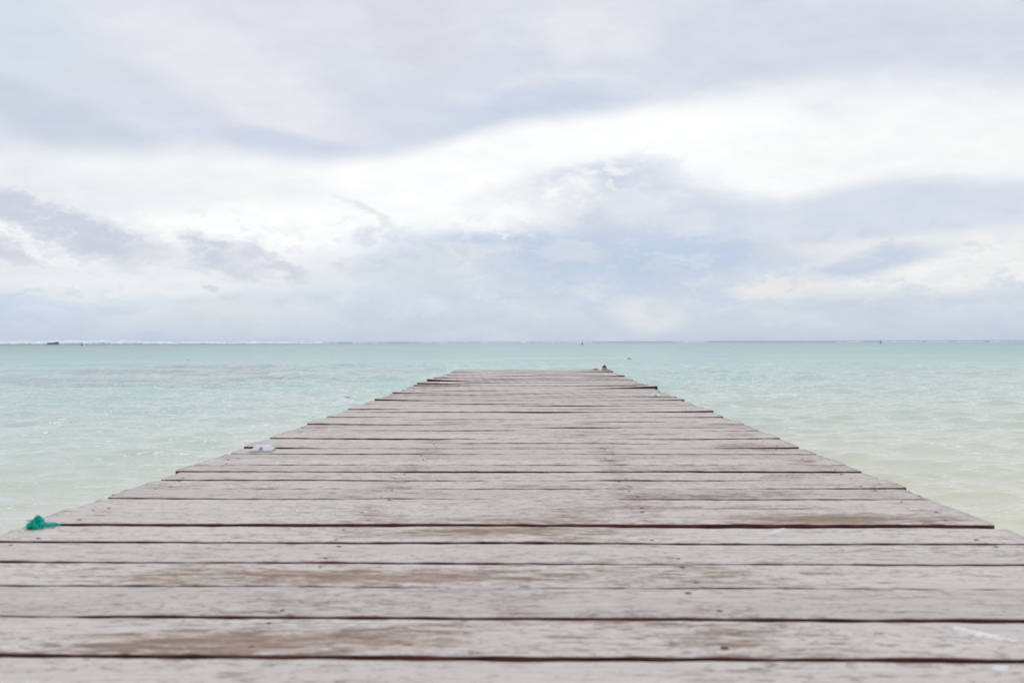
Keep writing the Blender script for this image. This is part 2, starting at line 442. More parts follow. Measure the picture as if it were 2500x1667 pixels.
def water_material():
    m, g, out = material('lagoon_water')
    pos = g.node('ShaderNodeTexCoord').outputs['Object']
    x, y, z = g.sep(pos)[0:3]
    r = g.vmath('LENGTH', g.vmath('MULTIPLY', pos, (1, 1, 0)))
    wn = g.noise(g.mapping(pos, scale=(0.5, 1, 1)), 0.055, 4, 0.55)
    lr = g.math('LOGARITHM', g.math('MAXIMUM', r, 1.0), 10.0)                 # 0..4
    lr = g.math('ADD', lr, g.math('MULTIPLY', g.math('SUBTRACT', wn, 0.5), 0.55))
    # left side gets deeper sooner, right side stays a sandy shallow longer
    lr = g.math('SUBTRACT', lr, g.math('MULTIPLY', g.mapr(g.math('DIVIDE', x, g.math('ADD', r, 0.1)), -0.5, 0.5, -1, 1, False), 0.16))
    bed = g.ramp(g.math('DIVIDE', lr, 4.0), [
        (0.10, (0.66, 0.64, 0.485)), (0.20, (0.60, 0.61, 0.50)), (0.30, (0.49, 0.575, 0.515)),
        (0.40, (0.39, 0.54, 0.505)), (0.50, (0.355, 0.515, 0.495)), (0.60, (0.36, 0.465, 0.46)),
        (0.68, (0.31, 0.385, 0.39)), (0.715, (0.18, 0.27, 0.33)), (0.75, (0.12, 0.19, 0.28)), (1.0, (0.11, 0.17, 0.27))])
    # turquoise pools and paler bars of sand
    pn = g.noise(g.mapping(pos, loc=(13, 4, 0), scale=(0.35, 1, 1)), 0.12, 5, 0.6)
    bed = g.mix(g.math('MULTIPLY', g.mapr(pn, 0.52, 0.68, 0, 0.6), g.mapr(lr, 0.9, 1.5)), bed, (0.235, 0.48, 0.465))
    bed = g.mix(g.math('MULTIPLY', g.mapr(pn, 0.46, 0.32, 0, 0.5), g.mapr(lr, 2.6, 1.6)), bed, (0.58, 0.64, 0.57))
    # weed beds off the left side
    wd = g.noise(g.mapping(pos, loc=(3, 9, 0), scale=(0.22, 0.75, 1)), 0.55, 5, 0.62)
    reg = g.vmath('LENGTH', g.mapping(pos, loc=(-17, 30, 0), rot=(0, 0, R(28)), scale=(17, 15, 1e6), typ='TEXTURE'))
    weed = g.math('MULTIPLY', g.mapr(reg, 0.45, 1.0, 1, 0), g.mapr(wd, 0.44, 0.56))
    bed = g.mix(g.math('MULTIPLY', weed, 0.55), bed, (0.30, 0.27, 0.32))
    wd2 = g.noise(g.mapping(pos, loc=(31, 2, 0), scale=(0.1, 0.42, 1)), 0.25, 5, 0.62)
    bed = g.mix(g.math('MULTIPLY', g.mapr(wd2, 0.60, 0.70), g.mapr(lr, 1.75, 2.0, 0, 0.5)), bed, (0.2, 0.33, 0.36))
    # capillary ripples on top of the modelled waves
    n1 = g.noise(g.mapping(pos, rot=(0, 0, R(-9)), scale=(0.45, 1.3, 1)), 3.0, 4, 0.6)
    n2 = g.noise(g.mapping(pos, rot=(0, 0, R(8)), scale=(1.0, 0.75, 1)), 0.9, 5, 0.65)
    n3 = g.noise(g.mapping(pos, scale=(0.8, 0.16, 1)), 1.0, 4, 0.6)
    n0 = g.noise(g.mapping(pos, rot=(0, 0, R(-14)), scale=(0.4, 1.2, 1)), 9.0, 3, 0.55)
    n1 = g.math('ADD', n1, g.math('MULTIPLY', n0, g.mapr(r, 14, 4, 0.05, 0.30)))
    hgt = g.math('ADD', g.math('MULTIPLY', n1, 0.058),
          g.math('ADD', g.math('MULTIPLY', n2, g.mapr(r, 6, 30, 0.05, 0.48)), g.math('MULTIPLY', n3, g.mapr(r, 25, 120, 0.0, 2.6))))
    nrm = bump(g, hgt, 1.0, 1.0)
    fr = g.node('ShaderNodeFresnel'); fr.inputs['IOR'].default_value = 1.33
    g.put(fr.inputs['Normal'], nrm)
    fac = g.math('MULTIPLY', g.mapr(fr.outputs[0], 0.0, 1.0, 0, 1, False), 1.0)
    dif = g.node('ShaderNodeBsdfDiffuse'); g.put(dif.inputs['Color'], bed); g.put(dif.inputs['Normal'], bump(g, hgt, 0.35, 1.0))
    gl = g.node('ShaderNodeBsdfGlossy'); gl.inputs['Roughness'].default_value = 0.04; g.put(gl.inputs['Normal'], nrm)
    gl.inputs['Color'].default_value = (1, 1, 1, 1)
    mx = g.node('ShaderNodeMixShader')
    g.put(mx.inputs[0], fac); g.l.new(dif.outputs[0], mx.inputs[1]); g.l.new(gl.outputs[0], mx.inputs[2])
    g.l.new(mx.outputs[0], out.inputs['Surface'])
    return m

wme = build_water()
water = bpy.data.objects.new('water', wme); COL.objects.link(water)
wme.materials.append(water_material())
tag(water, kind='structure')

# ============================================================ MATERIALS for the jetty
def wood_material():
    m, g, out = material('weathered_wood')
    tc = g.node('ShaderNodeTexCoord').outputs['Object']
    rnd = g.node('ShaderNodeObjectInfo').outputs['Random']
    off = g.xyz(g.math('MULTIPLY', rnd, 37.0), g.math('MULTIPLY', rnd, 91.0), g.math('MULTIPLY', rnd, 13.0))
    p = g.vmath('ADD', tc, off)
    grain = g.noise(g.mapping(p, scale=(2.2, 46, 20)), 3.0, 6, 0.65, 0.4)
    fine = g.noise(g.mapping(p, scale=(7, 150, 60)), 3.0, 4, 0.65)
    fleck = g.noise(g.mapping(p, scale=(9, 46, 30)), 1.6, 6, 0.74, 0.6)
    mott = g.noise(g.mapping(p, scale=(17, 40, 20)), 1.5, 6, 0.72, 0.8)
    mott2 = g.noise(g.mapping(p, loc=(2, 7, 1), scale=(44, 88, 40)), 1.2, 4, 0.65, 0.5)
    blot = g.noise(g.mapping(p, scale=(1.6, 7, 4)), 1.6, 5, 0.6)
    blot2 = g.noise(g.mapping(p, loc=(5, 5, 5), scale=(2.6, 14, 4)), 2.0, 6, 0.68)
    stain = g.node('ShaderNodeAttribute', attribute_type='GEOMETRY', attribute_name='stain').outputs['Fac']
    tone = g.mapr(g.math('FRACT', g.math('MULTIPLY', rnd, 57.31)), 0, 1, 0.91, 1.06, False)
    base = g.mix(g.mapr(grain, 0.30, 0.70), (0.520, 0.468, 0.432), (0.625, 0.586, 0.555))
    base = g.mix(g.mapr(blot, 0.42, 0.64, 0, 0.6), base, (0.645, 0.607, 0.575))
    base = g.mix(g.mapr(blot2, 0.50, 0.68, 0, 0.5), base, (0.43, 0.350, 0.310))
    base = g.mix(g.mapr(fine, 0.55, 0.75, 0, 0.22), base, (0.36, 0.30, 0.27))
    sm = g.math('ADD', stain, g.math('MULTIPLY', g.math('SUBTRACT', blot2, 0.5), 1.2))
    # bare brown wood where the grey skin has worn off, breaking up along the grain
    brk = g.math('ADD', g.math('MULTIPLY', g.math('SUBTRACT', fleck, 0.5), 2.6), g.math('MULTIPLY', g.math('SUBTRACT', grain, 0.5), 1.4))
    st = g.mapr(g.math('ADD', sm, brk), 0.22, 0.92)
    base = g.mix(g.math('MULTIPLY', st, 0.78), base, (0.285, 0.182, 0.118))
    # dark flecks and short checks along the grain, thicker where the board is worn
    f = g.mapr(g.math('ADD', fleck, g.math('MULTIPLY', sm, 0.085)), 0.585, 0.665)
    base = g.mix(g.math('MULTIPLY', f, 0.60), base, (0.17, 0.125, 0.105))
    clus = g.math('ADD', g.math('MULTIPLY', g.math('SUBTRACT', blot, 0.5), 0.30), g.math('MULTIPLY', sm, 0.05))
    f2 = g.mapr(g.math('ADD', mott, clus), 0.535, 0.63)
    base = g.mix(g.math('MULTIPLY', f2, 0.52), base, (0.235, 0.178, 0.155))
    f3 = g.mapr(g.math('ADD', mott2, clus), 0.54, 0.64)
    base = g.mix(g.math('MULTIPLY', f3, 0.44), base, (0.22, 0.165, 0.145))
    # pale salt bloom
    base = g.mix(g.mapr(mott, 0.42, 0.33, 0, 0.5), base, (0.67, 0.645, 0.62))
    base = g.mix(1.0, base, g.xyz(tone, tone, tone), 'MULTIPLY')
    hgt = g.math('ADD', g.math('MULTIPLY', grain, 0.6), g.math('SUBTRACT', g.math('MULTIPLY', fine, 0.35), g.math('MULTIPLY', f, 0.6)))
    principled(g, out, base, 0.78, 0.25, bump(g, hgt, 0.55, 0.0022))
    return m

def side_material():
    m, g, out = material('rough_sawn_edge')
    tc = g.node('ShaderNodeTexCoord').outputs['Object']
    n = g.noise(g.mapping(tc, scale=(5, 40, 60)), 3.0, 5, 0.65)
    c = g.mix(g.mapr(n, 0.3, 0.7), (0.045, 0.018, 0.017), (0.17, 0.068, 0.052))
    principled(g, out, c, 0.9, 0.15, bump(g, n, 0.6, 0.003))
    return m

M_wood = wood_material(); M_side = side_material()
M_beam = simple_mat('dark_beam_wood', (0.085, 0.055, 0.045), 0.9, 0.2, 0.3, 20)
M_pile = simple_mat('pile_wood', (0.12, 0.09, 0.07), 0.9, 0.2, 0.3, 14)
M_nail = simple_mat('rusty_nail', (0.085, 0.062, 0.056), 0.7, 0.4, 0.3, 300)
M_white = simple_mat('white_plastic', (0.66, 0.67, 0.72), 0.35, 0.5, 0.06, 60, bstr=0.05)
M_rim = simple_mat('grey_rim', (0.47, 0.475, 0.47), 0.5, 0.5, 0.12, 60)
M_refl = simple_mat('grey_reflector', (0.22, 0.23, 0.30), 0.25, 0.6, 0.1, 200)
M_green = simple_mat('green_nylon', (0.0, 0.46, 0.33), 0.6, 0.3, 0.5, 260, bstr=0.5)
M_greend = simple_mat('teal_nylon', (0.0, 0.44, 0.38), 0.5, 0.4, 0.25, 300, bstr=0.5)
M_rope = simple_mat('brown_rope', (0.19, 0.12, 0.085), 0.85, 0.2, 0.35, 200, bstr=0.6)
M_tan = simple_mat('tan_rope', (0.52, 0.40, 0.31), 0.85, 0.2, 0.25, 200, bstr=0.6)
M_iron = simple_mat('grey_iron', (0.13, 0.13, 0.14), 0.6, 0.5, 0.25, 120, metal=0.4)
M_drop = simple_mat('chalky_white', (0.72, 0.71, 0.70), 0.9, 0.1, 0.12, 160)
M_boat = simple_mat('turquoise_paint', (0.004, 0.34, 0.50), 0.4, 0.5, 0.15, 1.5, bstr=0.05)
M_boatd = simple_mat('dark_teal_paint', (0.004, 0.28, 0.42), 0.45, 0.5, 0.15, 1.5, bstr=0.05)
M_buoy = simple_mat('dark_buoy', (0.018, 0.022, 0.03), 0.5, 0.4, 0.2, 5)
M_drift = simple_mat('grey_driftwood', (0.30, 0.29, 0.27), 0.9, 0.2, 0.25, 30)
M_darkd = simple_mat('wet_dark_wood', (0.03, 0.035, 0.035), 0.5, 0.4, 0.25, 30)

# ============================================================ JETTY
PITCH = 0.1466
X0, X1 = -1.045, 0.930
# gaps between the boards: position along the jetty, width, in metres
GAPS = [(1.0157, .009), (1.158, .012), (1.306, .012), (1.452, .011), (1.598, .012), (1.738, .015), (1.899, .007), (2.043, .005), (2.183, .009),
        (2.314, .009), (2.457, .013), (2.585, .003), (2.713, .016), (2.855, .007), (2.998, .010), (3.146, .007), (3.295, .016), (3.445, .009),
        (3.594, .018), (3.73, .010), (3.86, .008), (3.996, .016), (4.12, .011), (4.245, .012)]
GAPS = [(1.0157-0.146*k, .008) for k in range(7, 0, -1)] + GAPS
Y_FIRST = GAPS[0][0]
while GAPS[-1][0] < 11.36:
    GAPS.append((GAPS[-1][0]+PITCH+random.uniform(-0.010, 0.010), random.choice([.010, .014, .018, .024, .016, .020, .028])))
N_BOARD = len(GAPS)-1
jetty = empty('jetty', (-0.06, 5.7, SEA))
tag(jetty, 'long low wooden jetty of weathered grey boards running out over the lagoon', 'jetty')
JL = Vector(jetty.location)

# (board whose near edge is at this gap) -> raise, gap, stains ; index 0 = first board in front of y=Y_FIRST
special = {}
def idx_at(y): return min(range(N_BOARD), key=lambda k: abs(GAPS[k][0]-y))

def smooth_noise(n, corr, amp, seed):
    r = np.random.default_rng(seed)
    a = r.normal(size=n+4*corr)
    k = np.hanning(2*corr+1); k /= np.sqrt((k**2).sum())
    return amp*np.convolve(a, k, 'same')[2*corr:2*corr+n]

# stains: board index -> list of (x centre, half length, strength, across -1..1 or None)
stains = {
    idx_at(0.95): [(-0.1, 0.5, 0.5, None), (-0.55, 0.2, 0.35, None)],
    idx_at(1.03): [(-0.42, 0.26, 0.95, -0.5), (-0.18, 0.2, 0.6, 0.1), (0.2, 0.3, 0.35, None)],
    idx_at(1.17): [(-0.35, 0.15, 0.25, None)],
    idx_at(1.31): [(-0.28, 0.40, 1.0, -0.2), (-0.65, 0.18, 0.4, None), (0.25, 0.3, 0.45, None)],
    idx_at(1.60): [(-0.14, 0.28, 0.85, 0.3), (0.1, 0.2, 0.3, None)],
    idx_at(1.75): [(0.62, 0.26, 1.25, -0.35), (-0.2, 0.35, 0.4, -0.6), (0.05, 0.2, 0.4, None)],
    idx_at(1.90): [(0.45, 0.30, 0.75, -0.6), (0.1, 0.3, 0.45, -0.5)],
    idx_at(2.04): [(0.38, 0.25, 0.8, -0.6), (0.60, 0.12, 0.5, 0.2), (0.22, 0.045, 0.28, None), (-0.45, 0.16, 0.4, None)],
    idx_at(2.20): [(0.225, 0.045, 0.39, None), (0.05, 0.2, 0.4, -0.5), (-0.38, 0.12, 0.4, None)],
    idx_at(2.32): [(0.225, 0.045, 0.33, None), (0.7, 0.12, 0.4, None)],
    idx_at(2.457): [(0.235, 0.054, 0.33, None), (-0.36, 0.08, 0.5, None), (0.55, 0.2, 0.3, None)],
    idx_at(2.585): [(0.24, 0.063, 0.39, None), (0.8, 0.1, 0.4, None)],
    idx_at(2.855): [(0.23, 0.054, 0.33, None), (-0.37, 0.10, 0.5, None), (0.80, 0.12, 0.6, 0.5)],
    idx_at(2.998): [(0.24, 0.045, 0.28, None), (0.72, 0.15, 0.45, None)],
    idx_at(3.146): [(0.23, 0.081, 0.33, None), (-0.38, 0.08, 0.6, None)],
    idx_at(3.295): [(0.80, 0.12, 0.7, 0.3), (0.1, 0.3, 0.3, None)],
    idx_at(3.86): [(-0.4, 0.2, 0.5, None), (0.25, 0.1, 0.5, None), (0.7, 0.2, 0.4, None)],
}
raise_of = {idx_at(1.747): 0.0045, idx_at(2.472): 0.003, idx_at(1.164): 0.002, idx_at(2.62): 0.003, idx_at(1.02): 0.002}
curl = {}   # board -> (left lift, right lift)
for b, v in {idx_at(6.75): (0.0, 0.024), idx_at(8.05): (0.020, 0.0), idx_at(7.5): (0.016, 0.004), idx_at(3.35): (0.004, 0.006),
             idx_at(3.9): (0.008, 0.002), idx_at(4.6): (0.0, 0.010), idx_at(5.4): (0.012, 0.004), idx_at(2.17): (0.0, 0.005),
             idx_at(6.1): (0.010, 0.0), idx_at(7.2): (0.010, 0.008), idx_at(9.0): (0.0, 0.014), idx_at(10.4): (0.008, 0.016)}.items():
    curl[b] = v
NAIL_X = (-0.965, -0.37, 0.235, 0.845)

bmN = bmesh.new()
bm_lathe(bmN, [(0.0042, -0.004), (0.0042, 0.0002), (0.0034, 0.0008), (0.0012, 0.0009)], 10)
nail_src = bm_obj('nail', bmN, M_nail)
nail_count = 0
planks = {}
def deck_z(x, y):
    """height of the board surface under a spot"""
    best = 0.0
    for o in planks.values():
        oy = o.location.y+JL.y
        if abs(oy-y) < 0.09:
            for v in o.data.vertices:
                if abs(v.co.x-x) < 0.03 and abs(v.co.y+oy-y) < 0.045: best = max(best, v.co.z+o.location.z+JL.z)
    return best
for i in range(N_BOARD):
    far = i > idx_at(2.8)
    gap = GAPS[i][1]
    y0 = GAPS[i][0]-gap/2
    wdt = GAPS[i+1][0]-GAPS[i+1][1]/2 - (y0+gap)
    nx = 72
    xl = X0 + random.gauss(0, 0.0045) + (0.012 if random.random() < 0.06 else 0)
    xr = X1 + random.gauss(0, 0.0045) - (0.014 if random.random() < 0.06 else 0)
    if i == idx_at(1.747): xr = X1 - 0.005
    if i == idx_at(2.472): xl = X0 - 0.01
    if i == idx_at(6.75): xr = X1 + 0.02
    rzang = R(0.35) + R(random.gauss(0, 0.03 if not far else 0.10))
    lift = raise_of.get(i, abs(random.gauss(0, 0.0004 if not far else 0.0012)))
    cl_, cr_ = curl.get(i, (max(0, random.gauss(0, 0.0016 if far else 0.0003)), max(0, random.gauss(0, 0.0016 if far else 0.0003))))
    tilt = random.gauss(0, 0.007 if far else 0.002)
    th = 0.036
    # cross-section, going round: near side bottom -> up -> over the top -> down far side
    sec = [(-0.5, -1.0), (-0.5, -0.45), (-0.5, -0.10), (-0.495, -0.028), (-0.478, 0.0), (-0.34, 0), (-0.2, 0), (-0.07, 0), (0.07, 0), (0.2, 0), (0.34, 0),
           (0.478, 0.0), (0.495, -0.028), (0.5, -0.10), (0.5, -0.45), (0.5, -1.0)]
    xs = np.linspace(xl, xr, nx)
    e0 = smooth_noise(nx, 2, 0.0010, 100+i) + smooth_noise(nx, 10, 0.0014, 300+i)
    e1 = smooth_noise(nx, 2, 0.0010, 500+i) + smooth_noise(nx, 10, 0.0014, 700+i)
    zt = smooth_noise(nx, 14, 0.0006 if not far else 0.0014, 900+i)
    tt = (xs-X0)/(X1-X0)
    zt = zt + cl_*np.clip(1-tt/0.35, 0, 1)**1.6 + cr_*np.clip((tt-0.65)/0.35, 0, 1)**1.6
    chips = np.zeros(nx)
    for _ in range(random.randint(0, 3)):
        k0 = random.randint(2, nx-3); chips[k0-1:k0+2] += random.uniform(0.001, 0.005)
    verts = []; sv = []
    for a in range(nx):
        for (sy, sz) in sec:
            yy = sy*wdt
            if sy < 0: yy += (e0[a]+chips[a])*min(1, -sy*2.2)
            else: yy += e1[a]*min(1, sy*2.2)
            zz = sz*th + zt[a] + tilt*yy
            if sz > -0.5: zz += 0.0004*math.sin(a*1.9+sy*23+i)
            xx = xs[a]
            if a in (0, nx-1): xx += 0.0025*math.sin(sy*31+i*2.1) + 0.0015*math.sin(sy*77+i)
            verts.append((xx, yy, zz))
            s_ = 0.0
            for (sx, hl, k, ac) in stains.get(i, []):
                gq = math.exp(-((xs[a]-sx)/hl)**2*1.6)
                if ac is not None: gq *= math.exp(-((sy*2-ac)/0.75)**2)
                s_ += k*gq
            # rot and rust round the nail lines
            for nxp in NAIL_X:
                s_ += (0.18 if i % 3 else 0.40)*math.exp(-((xs[a]-nxp-0.02*math.sin(i*2.3))/0.035)**2)*(0.4+0.6*math.cos(sy*3+i))
            if i > idx_at(2.0):
                s_ += 0.34*max(0, mnoise.noise(Vector((xs[a]*1.7, i*0.83, 1.3))))
            sv.append(s_)
    faces = []; fm = []
    ns = len(sec)
    for a in range(nx-1):
        for k in range(ns-1):
            faces.append((a*ns+k, (a+1)*ns+k, (a+1)*ns+k+1, a*ns+k+1))
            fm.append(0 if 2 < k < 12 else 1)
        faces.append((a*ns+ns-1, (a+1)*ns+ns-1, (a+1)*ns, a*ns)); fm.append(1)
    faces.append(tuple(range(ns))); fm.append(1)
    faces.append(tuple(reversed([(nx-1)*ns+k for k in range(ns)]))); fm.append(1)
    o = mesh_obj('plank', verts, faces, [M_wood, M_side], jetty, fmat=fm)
    o.data.attributes.new('stain', 'FLOAT', 'POINT').data.foreach_set('value', sv)
    o.location = Vector((0, y0+gap+wdt/2, lift)) - JL
    o.rotation_euler = (0, 0, rzang)
    planks[i] = o
    # nail heads
    yc = y0+gap+wdt/2
    if 0.85 < yc < 3.6:
        for nxp in NAIL_X:
            for sgn in (-1, 1):
                if nail_count < 96 and random.random() < 0.72:
                    nl = nail_src if nail_count == 0 else nail_src.copy()
                    if nail_count: COL.objects.link(nl)
                    nl.parent = o
                    xx = nxp+random.uniform(-0.02, 0.02)
                    a = int((xx-xl)/(xr-xl)*(nx-1))
                    yy = sgn*0.042+random.uniform(-0.008, 0.008)
                    nl.location = (xx, yy, zt[a]+tilt*yy+0.0002)
                    nl.rotation_euler = (random.gauss(0, 0.05), random.gauss(0, 0.1), random.gauss(0, 0.3))
                    s0 = random.uniform(0.65, 1.05); nl.scale = (s0*1.25, s0*0.85, s0)
                    nail_count += 1
for i, txt in ((idx_at(1.31), 'board with a long brown stain left of its middle'), (idx_at(1.75), 'raised board with a dark brown stain near its right end'),
               (idx_at(1.03), 'board stained brown along its near edge')):
    planks[i]['label'] = txt

Y_END = GAPS[-1][0]
# stringers and piles below the boards
for nxp in NAIL_X:
    bm = bmesh.new()
    bm_box(bm, (nxp-0.035, Y_FIRST+0.02, -0.165), (nxp+0.035, Y_END-0.03, -0.040), 0.006)
    o = bm_obj('stringer', bm, M_beam, jetty, smooth=False); o.location = -JL
for yy in (0.6, 3.0, 5.4, 7.8, 10.2, Y_END-0.35):
    bm = bmesh.new(); bm_box(bm, (X0+0.05, yy-0.05, -0.29), (X1-0.05, yy+0.05, -0.168), 0.006)
    o = bm_obj('crossbeam', bm, M_beam, jetty, smooth=False); o.location = -JL
    for xx in (X0+0.16, X1-0.16):
        bm = bmesh.new(); bm_lathe(bm, [(0.075, -1.9), (0.072, -1.0), (0.068, -0.40), (0.066, -0.293)], 16, (xx, yy, 0))
        o = bm_obj('pile', bm, M_pile, jetty); o.location = -JL

# chalky bird droppings stuck on the boards
def dropping(board, x, yoff, pts, rot=0.0):
    bm = bmesh.new()
    for (ox, oy, rx, ry) in pts:
        seg = 22; ctr = bm.verts.new((ox, oy, 0.0016)); ring1 = []; ring2 = []
        for k in range(seg):
            th = 2*math.pi*k/seg
            j = 1+0.55*mnoise.noise(Vector((math.cos(th)*2.2+x*7, math.sin(th)*2.2+ox*300, oy*300)))
            ring1.append(bm.verts.new((ox+rx*0.7*j*math.cos(th), oy+ry*0.7*j*math.sin(th), 0.0013)))
            ring2.append(bm.verts.new((ox+rx*j*math.cos(th), oy+ry*j*math.sin(th), -0.002)))
        for k in range(seg):
            k2 = (k+1) % seg
            bm.faces.new((ctr, ring1[k], ring1[k2])); bm.faces.new((ring1[k], ring2[k], ring2[k2], ring1[k2]))
    pk = planks[board]
    top = max([v.co.z for v in pk.data.vertices if abs(v.co.x-x) < 0.03 and abs(v.co.y-yoff) < 0.03] + [0.0])
    o = bm_obj('bird_dropping', bm, M_drop, pk, loc=(x, yoff, top+0.0002))
    o.rotation_euler = (0, 0, rot)
dropping(idx_at(1.60), 0.470, 0.030, [(0, 0, .015, .006), (0.014, 0.009, .013, .006), (0.027, 0.014, .010, .005), (-0.013, -0.013, .011, .005), (-0.026, -0.018, .007, .004)], 0.3)
dropping(idx_at(1.02), 0.560, 0.022, [(0, 0, .012, .008), (0.009, -0.007, .011, .008), (0.018, -0.012, .011, .006), (-0.010, 0.008, .010, .008), (0.028, -0.019, .009, .005), (-0.016, 0.013, .007, .006), (0.038, -0.026, .006, .003)], -0.15)
dropping(idx_at(0.87), 0.530, 0.050, [(0, 0, .011, .007), (0.009, 0.004, .007, .005)])
dropping(idx_at(2.62), -0.33, 0.0, [(0, 0, .010, .008)])

# ============================================================ LIGHTS ON THE DECK (white studs)
def make_stud():
    root = empty('deck_light', (0, 0, 0))
    bm = bmesh.new()
    b, tp, hh = 0.041, 0.029, 0.0235
    v = [bm.verts.new(p) for p in ((-b, -b, .003), (b, -b, .003), (b, b, .003), (-b, b, .003), (-tp, -tp*0.8, hh), (tp, -tp*0.8, hh), (tp, tp*0.8, hh), (-tp, tp*0.8, hh))]
    for f in ((0, 1, 5, 4), (1, 2, 6, 5), (2, 3, 7, 6), (3, 0, 4, 7), (4, 5, 6, 7), (3, 2, 1, 0)): bm.faces.new([v[k] for k in f])
    bmesh.ops.bevel(bm, geom=list(bm.edges), offset=0.0025, segments=2, affect='EDGES')
    bm_obj('housing', bm, M_white, root, smooth=False)
    bm = bmesh.new(); bm_box(bm, (-0.045, -0.045, -0.002), (0.045, 0.045, 0.0035), 0.0012)
    bm_obj('base_rim', bm, M_rim, root, smooth=False)
    for sg in (-1, 1):
        bm = bmesh.new()
        # triangular lens lying on the sloping face
        def P(x, tz, d): # point on slope: tz 0..1 from bottom to top, d = proud
            yb = -b + (b-tp*0.8)*tz; z = .003+(hh-.003)*tz
            n = Vector((0, -(hh-.003), (b-tp*0.8))).normalized()
            return Vector((x, yb, z)) + n*d
        tri = ((-0.0105, 0.14), (0.0085, 0.14), (0.0035, 0.80), (-0.0025, 0.80))
        lo = [bm.verts.new(P(x, tz, -0.0008)) for x, tz in tri]; hi = [bm.verts.new(P(x, tz, 0.0010)) for x, tz in tri]
        bm.faces.new(hi); bm.faces.new(list(reversed(lo)))
        for k in range(4): bm.faces.new((lo[k], lo[(k+1) % 4], hi[(k+1) % 4], hi[k]))
        o = bm_obj('reflector', bm, M_refl, root, smooth=False)
        if sg == 1: o.rotation_euler = (0, 0, math.pi)
    return root

def copy_tree(o, parent=None):
    c = o.copy(); COL.objects.link(c); c.parent = parent
    for ch in o.children: copy_tree(ch, c)
    return c
stud = make_stud()
G = 'white stud lights along the jetty edges'
spots = [(-0.945, 2.92, R(4), 'largest white stud light, near the left edge of the jetty'),
         (0.800, 5.78, R(-3), 'white stud light by the right edge of the jetty'),
         (-0.965, 8.88, R(2), 'smallest white stud light, by the left edge close to the jetty end')]
for k, (x, y, a, lab) in enumerate(spots):
    o = stud if k == 0 else copy_tree(stud)
    o.location = (x, y, deck_z(x, y)+0.0016); o.rotation_euler = (0, 0, a); o.scale = (0.84, 0.84, 0.74)
    tag(o, lab, 'deck light', G)

# ============================================================ GREEN ROPE TUFT
gr = empty('green_rope', (-1.014, 1.704, 0.001)); gr.scale = (0.68, 0.80, 0.76)
tag(gr, 'frayed tuft of green rope knotted round a board at the left edge', 'rope')
def loop_pts(c, rx, ry, rz, tiltx, tilty, n=22, ph=0.0, a0=0.0, a1=2*math.pi):
    out = []
    M = Matrix.Rotation(tiltx, 3, 'X') @ Matrix.Rotation(tilty, 3, 'Y')
    for k in range(n):
        th = a0+(a1-a0)*k/(n-1)
        out.append(Vector(c) + M @ Vector((rx*math.cos(th+ph), ry*math.sin(th+ph), rz*math.sin(2*th))))
    return out
bm = bmesh.new()
bm_tube(bm, loop_pts((0, 0, 0.010), 0.013, 0.011, 0.003, 0.5, 0.2), 0.0062, 8, twist=0.35)
bm_tube(bm, loop_pts((0.002, 0, 0.016), 0.010, 0.010, 0.004, 1.3, 0.6), 0.0058, 8, twist=0.35)
bm_tube(bm, loop_pts((-0.010, -0.004, 0.008), 0.012, 0.009, 0.003, -0.4, -0.5), 0.0058, 8, twist=0.35)
bm_tube(bm, loop_pts((0.0, 0.002, 0.024), 0.006, 0.006, 0.002, 1.5, 0.1), 0.0052, 8, twist=0.35)
bm_obj('knot', bm, M_green, gr)
bm = bmesh.new()
bm_tube(bm, [(0.004, 0, 0.012), (0.016, 0.001, 0.0105), (0.027, 0.008, 0.008), (0.037, 0.020, 0.006), (0.044, 0.033, 0.001), (0.047, 0.042, -0.03)],
        [0.0075, 0.0072, 0.0062, 0.005, 0.0042, 0.004], 8, twist=0.4)
bm_obj('rope_tail', bm, M_greend, gr)
bm = bmesh.new()
for k in range(70):
    a = random.uniform(math.pi*0.35, math.pi*1.75); el = random.uniform(-0.15, 0.9)
    L = random.uniform(0.012, 0.033)
    s0 = Vector((random.uniform(-0.012, 0.004), random.uniform(-0.006, 0.006), random.uniform(0.006, 0.020)))
    d = Vector((math.cos(a)*math.cos(el), math.sin(a)*math.cos(el), math.sin(el)))
    ps = [s0 + d*(L*t) + Vector((0, 0, -0.012*t*t)) + Vector((random.gauss(0, .0012), random.gauss(0, .0012), random.gauss(0, .001))) for t in (0, .25, .5, .75, 1)]
    for q in ps: q.z = max(q.z, 0.0015)
    bm_tube(bm, ps, [0.0014, 0.0014, 0.0013, 0.0011, 0.0007], 5)
bm_obj('frayed_end', bm, M_green, gr)

# ============================================================ MOORING ROPE KNOT AT THE FAR END, and the cleat beside it
mk = empty('mooring_rope', (0.870, 10.98, deck_z(0.87, 10.98)))
tag(mk, 'brown mooring rope knotted in a lump at the far right corner of the jetty', 'rope')
bm = bmesh.new()
for k in range(3): bm_tube(bm, loop_pts((0, 0, 0.008+0.011*k), 0.030-0.005*k, 0.024-0.004*k, 0.002, 0.08, 0.05*k, ph=k), 0.009, 8, twist=0.4)
bm_obj('coil', bm, M_tan, mk)
bm = bmesh.new()
bm_tube(bm, loop_pts((-0.002, 0, 0.040), 0.019, 0.014, 0.006, 0.9, 0.3), 0.0095, 8, twist=0.4)
bm_tube(bm, loop_pts((0.012, 0.0, 0.036), 0.014, 0.013, 0.004, -0.8, 0.9), 0.0085, 8, twist=0.4)
bm_tube(bm, loop_pts((0.002, 0.002, 0.054), 0.010, 0.009, 0.003, 1.4, 0.1), 0.008, 8, twist=0.4)
bm_tube(bm, [(-0.008, 0, 0.05), (-0.018, 0, 0.056), (-0.026, 0.003, 0.055)], [0.006, 0.005, 0.003], 6)
bm_obj('knot', bm, M_rope, mk)
bm = bmesh.new()
